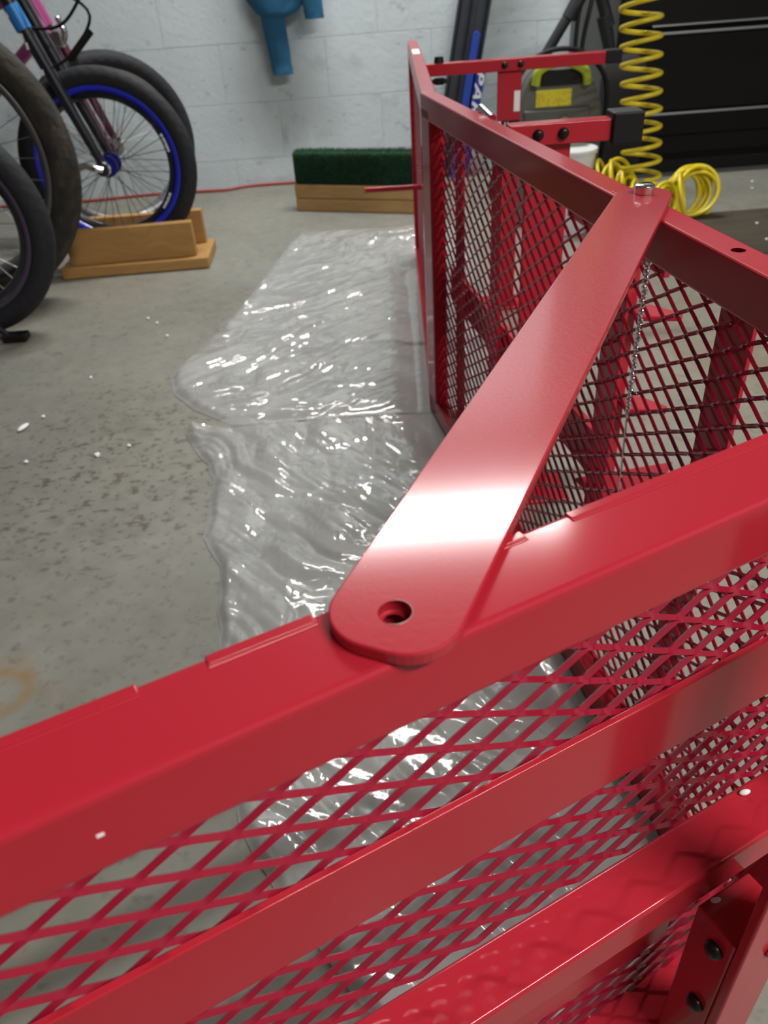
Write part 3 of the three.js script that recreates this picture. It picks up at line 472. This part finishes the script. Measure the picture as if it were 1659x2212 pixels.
{
  const t = thing('air_tank', 'black rounded tank half hidden behind the yellow hose', 'tank', [0.878, 0, -2.80]);
  const pts = [[0, 0.03], [0.06, 0.03], [0.074, 0.06], [0.077, 0.2], [0.075, 0.36], [0.06, 0.41], [0.035, 0.43], [0, 0.432]].map(p => new THREE.Vector2(p[0] + 1e-5, p[1]));
  mesh('shell', new THREE.LatheGeometry(pts, 40), std([0.006, 0.006, 0.006], 0.9), t);
  [0, 1, 2].forEach(i => mesh('foot', cyl(0.014, 0.016, 0.04, 14, 0.055 * Math.cos(i * 2.1), 0.02, 0.055 * Math.sin(i * 2.1)), M.blackPlastic, t));
  mesh('fitting', [cyl(0.012, 0.012, 0.03, 14, 0, 0.25, 0.086, 'z'), cyl(0.008, 0.008, 0.03, 14, 0, 0.25, 0.106, 'z')], M.chrome, t, 'chrome fitting');
  const bx = thing('white_tub', 'white plastic tub on the floor under the black capped arm', 'tub', [0.635, 0, -2.44]);
  const tp = [[0, 0.002], [0.056, 0.002], [0.066, 0.225], [0.071, 0.228], [0.071, 0.24], [0.066, 0.24], [0.06, 0.235], [0, 0.235]].map(p => new THREE.Vector2(p[0] + 1e-5, p[1]));
  mesh('tub_body', new THREE.LatheGeometry(tp, 36), std([0.62, 0.63, 0.62], 0.5), bx);
}
// yellow coiled air hose: column hanging from above, loops heaped on the floor
{
  const pts = [], up = y => [0.786 - (y - 0.277) * 0.133, -2.3];
  pts.push(V(0.52, CEIL - 0.01, -2.3), V(0.54, 1.9, -2.3), V(0.6, 1.3, -2.3));
  const pitch = 0.0425, top = 1.2, bot = 0.17; const n = Math.round((top - bot) / pitch * 14);
  for (let i = 0; i <= n; i++) { const y = top - (top - bot) * i / n, a = i / 14 * Math.PI * 2 + 0.4, [cx, cz] = up(y); const r = 0.05; pts.push(V(cx + r * Math.cos(a), y + 0.006 * Math.sin(a), cz + r * Math.sin(a))); }
  // heap: tilted loops wandering from left to right
  const loops = 27; let cx = 0.8, cz = -2.3;
  for (let i = 0; i < loops; i++) {
    const f = i / (loops - 1);
    const left = i < 18, R = left ? rr(0.05, 0.065) : rr(0.06, 0.072);
    const tx = i < 6 ? 0.80 - 0.014 * i : i < 18 ? 0.715 + (i - 6) * 0.021 : 0.985 + (i - 18) * 0.006, tz = left ? -2.36 - 0.045 * Math.abs(Math.sin(i * 1.3)) : -2.47;
    const tilt = left ? rr(1.05, 1.5) : rr(1.2, 1.55), az = left ? rr(0.5, 1.3) : rr(-0.55, 0.45), cy = 0.010 + R * Math.sin(tilt) + (i < 12 ? 0.075 * Math.sin(i / 11 * Math.PI) + rr(0, 0.03) : i < 18 ? rr(0, 0.03) : rr(0, 0.01));
    const q = new THREE.Quaternion().setFromEuler(new THREE.Euler(0, az, 0)), q2 = new THREE.Quaternion().setFromAxisAngle(V(1, 0, 0).applyQuaternion(q), tilt - Math.PI / 2);
    for (let k = 0; k < 9; k++) { const a = k / 9 * Math.PI * 2 - Math.PI / 2; const p = V(R * Math.cos(a), R * Math.sin(a), 0.0).applyQuaternion(q).applyQuaternion(q2); pts.push(V(tx + p.x + k * 0.0015, Math.max(0.008, cy + p.y), tz + p.z)); }
  }
  pts.push(V(1.1, 0.008, -2.5), V(1.06, 0.008, -2.55));
  const yel = phys([0.66, 0.52, 0.008], 0.38, { clearcoat: 0.3 });
  const h = thing('air_hose', 'yellow coiled air hose hanging in a spring column and heaped on the floor', 'hose', [0.786, 0, -2.3]);
  const g = new THREE.TubeGeometry(new THREE.CatmullRomCurve3(pts), pts.length * 4, 0.0058, 7); g.translate(-0.786, 0, 2.3);
  mesh('hose_tube', g, yel, h); mesh('ceiling_hook', [box(0.05, 0.012, 0.05, 0.52 - 0.786, CEIL - 0.006, 0, 0.002)], M.blackBolt, h);
}
{
  const g = box(1.5, 0.005, 0.42, 1.78, 0.003, -2.30, 0.002);
  tag(mesh('rubber_mat', g, new THREE.MeshStandardMaterial({ map: tex(256, 256, (u, v) => { const k = 0.8 + 0.5 * (fbm(u * 20, v * 20, 3, 141) - 0.5); return [0.062 * k, 0.048 * k, 0.03 * k]; }, true), roughness: 0.8 })), 'dark brown mat on the floor in front of the black cabinet', 'mat');
}
// foam crumbs and scraps
{
  const geo = []; for (let k = 0; k < 3; k++) { const g = new THREE.IcosahedronGeometry(0.0045, 1), p = g.attributes.position; for (let i = 0; i < p.count; i++) { const s = 0.75 + 0.5 * hsh(Math.round(p.getX(i) * 4e4), Math.round(p.getY(i) * 4e4) + Math.round(p.getZ(i) * 3e4), k); p.setXYZ(i, p.getX(i) * s, p.getY(i) * s * 0.7, p.getZ(i) * s); } g.computeVertexNormals(); geo.push(g); }
  const spots = [[-0.683, -1.433], [-0.527, -1.259], [-0.473, -1.285], [-0.632, -1.607], [-0.574, -1.949], [-0.543, -1.911], [-0.658, -1.253], [1.036, -2.236], [1.187, -2.35], [1.395, -2.86], [1.355, -2.768], [1.147, -2.193], [-0.50, -1.82]];
  spots.forEach(([x, z], i) => { const m = mesh('foam_crumb', geo[i % 3], M.foam); m.position.set(x, x > 1.02 && z > -2.5 ? 0.0085 : 0.003, z); m.rotation.y = i; const s = i === 1 ? 1.2 : 0.85; m.scale.setScalar(s); const k = x > 1 ? (z > -2.6 ? ['tiny white foam crumb on the dark brown mat', 'foam crumbs on the brown mat'] : ['tiny white foam crumb on the bare floor at the foot of the black cabinet', 'foam crumbs by the black cabinet']) : z < -1.8 ? ['tiny white foam crumb on the floor between wooden wheel stand and upper plastic bag', 'foam crumbs by the wheel stand'] : ['tiny white foam crumb on the dark speckled floor left of the plastic bags', 'foam crumbs on the speckled floor'];
    if (i === 1) tag(m, 'plumpest white foam crumb on the dark speckled floor, right of the long foam sliver', 'crumb'); else tag(m, k[0], 'crumb', k[1]); });
  const s = mesh('foam_scrap', (() => { const g = new THREE.SphereGeometry(1, 14, 10); g.scale(0.006, 0.004, 0.016); g.rotateY(-0.35); return g; })(), M.foam); s.position.set(-0.709, 0.0045, -1.389); tag(s, 'largest white foam scrap, a long sliver on the floor at the left', 'scrap');
  const loc = (x, y, z) => V(x, y, z).applyEuler(new THREE.Euler(0, 25.46 * D2R, 0)).add(V(-0.101, 0, -0.112));
  for (const [x, y, z, nm] of [[0.372, 0.2605, -0.027, 'white foam bit caught at the right end of the lower red rail, above it'], [0.322, 0.222, 0.004, 'white foam bit stuck under the lower red rail beside the dark post']]) { const m = mesh('foam_bit', (() => { const g = new THREE.IcosahedronGeometry(0.004, 1); g.scale(0.95, 0.45, 0.5); g.rotateZ(0.4); return g; })(), M.foam); m.position.copy(loc(x, y, z)); tag(m, nm, 'scrap'); }
}
renderer.render(scene, camera);
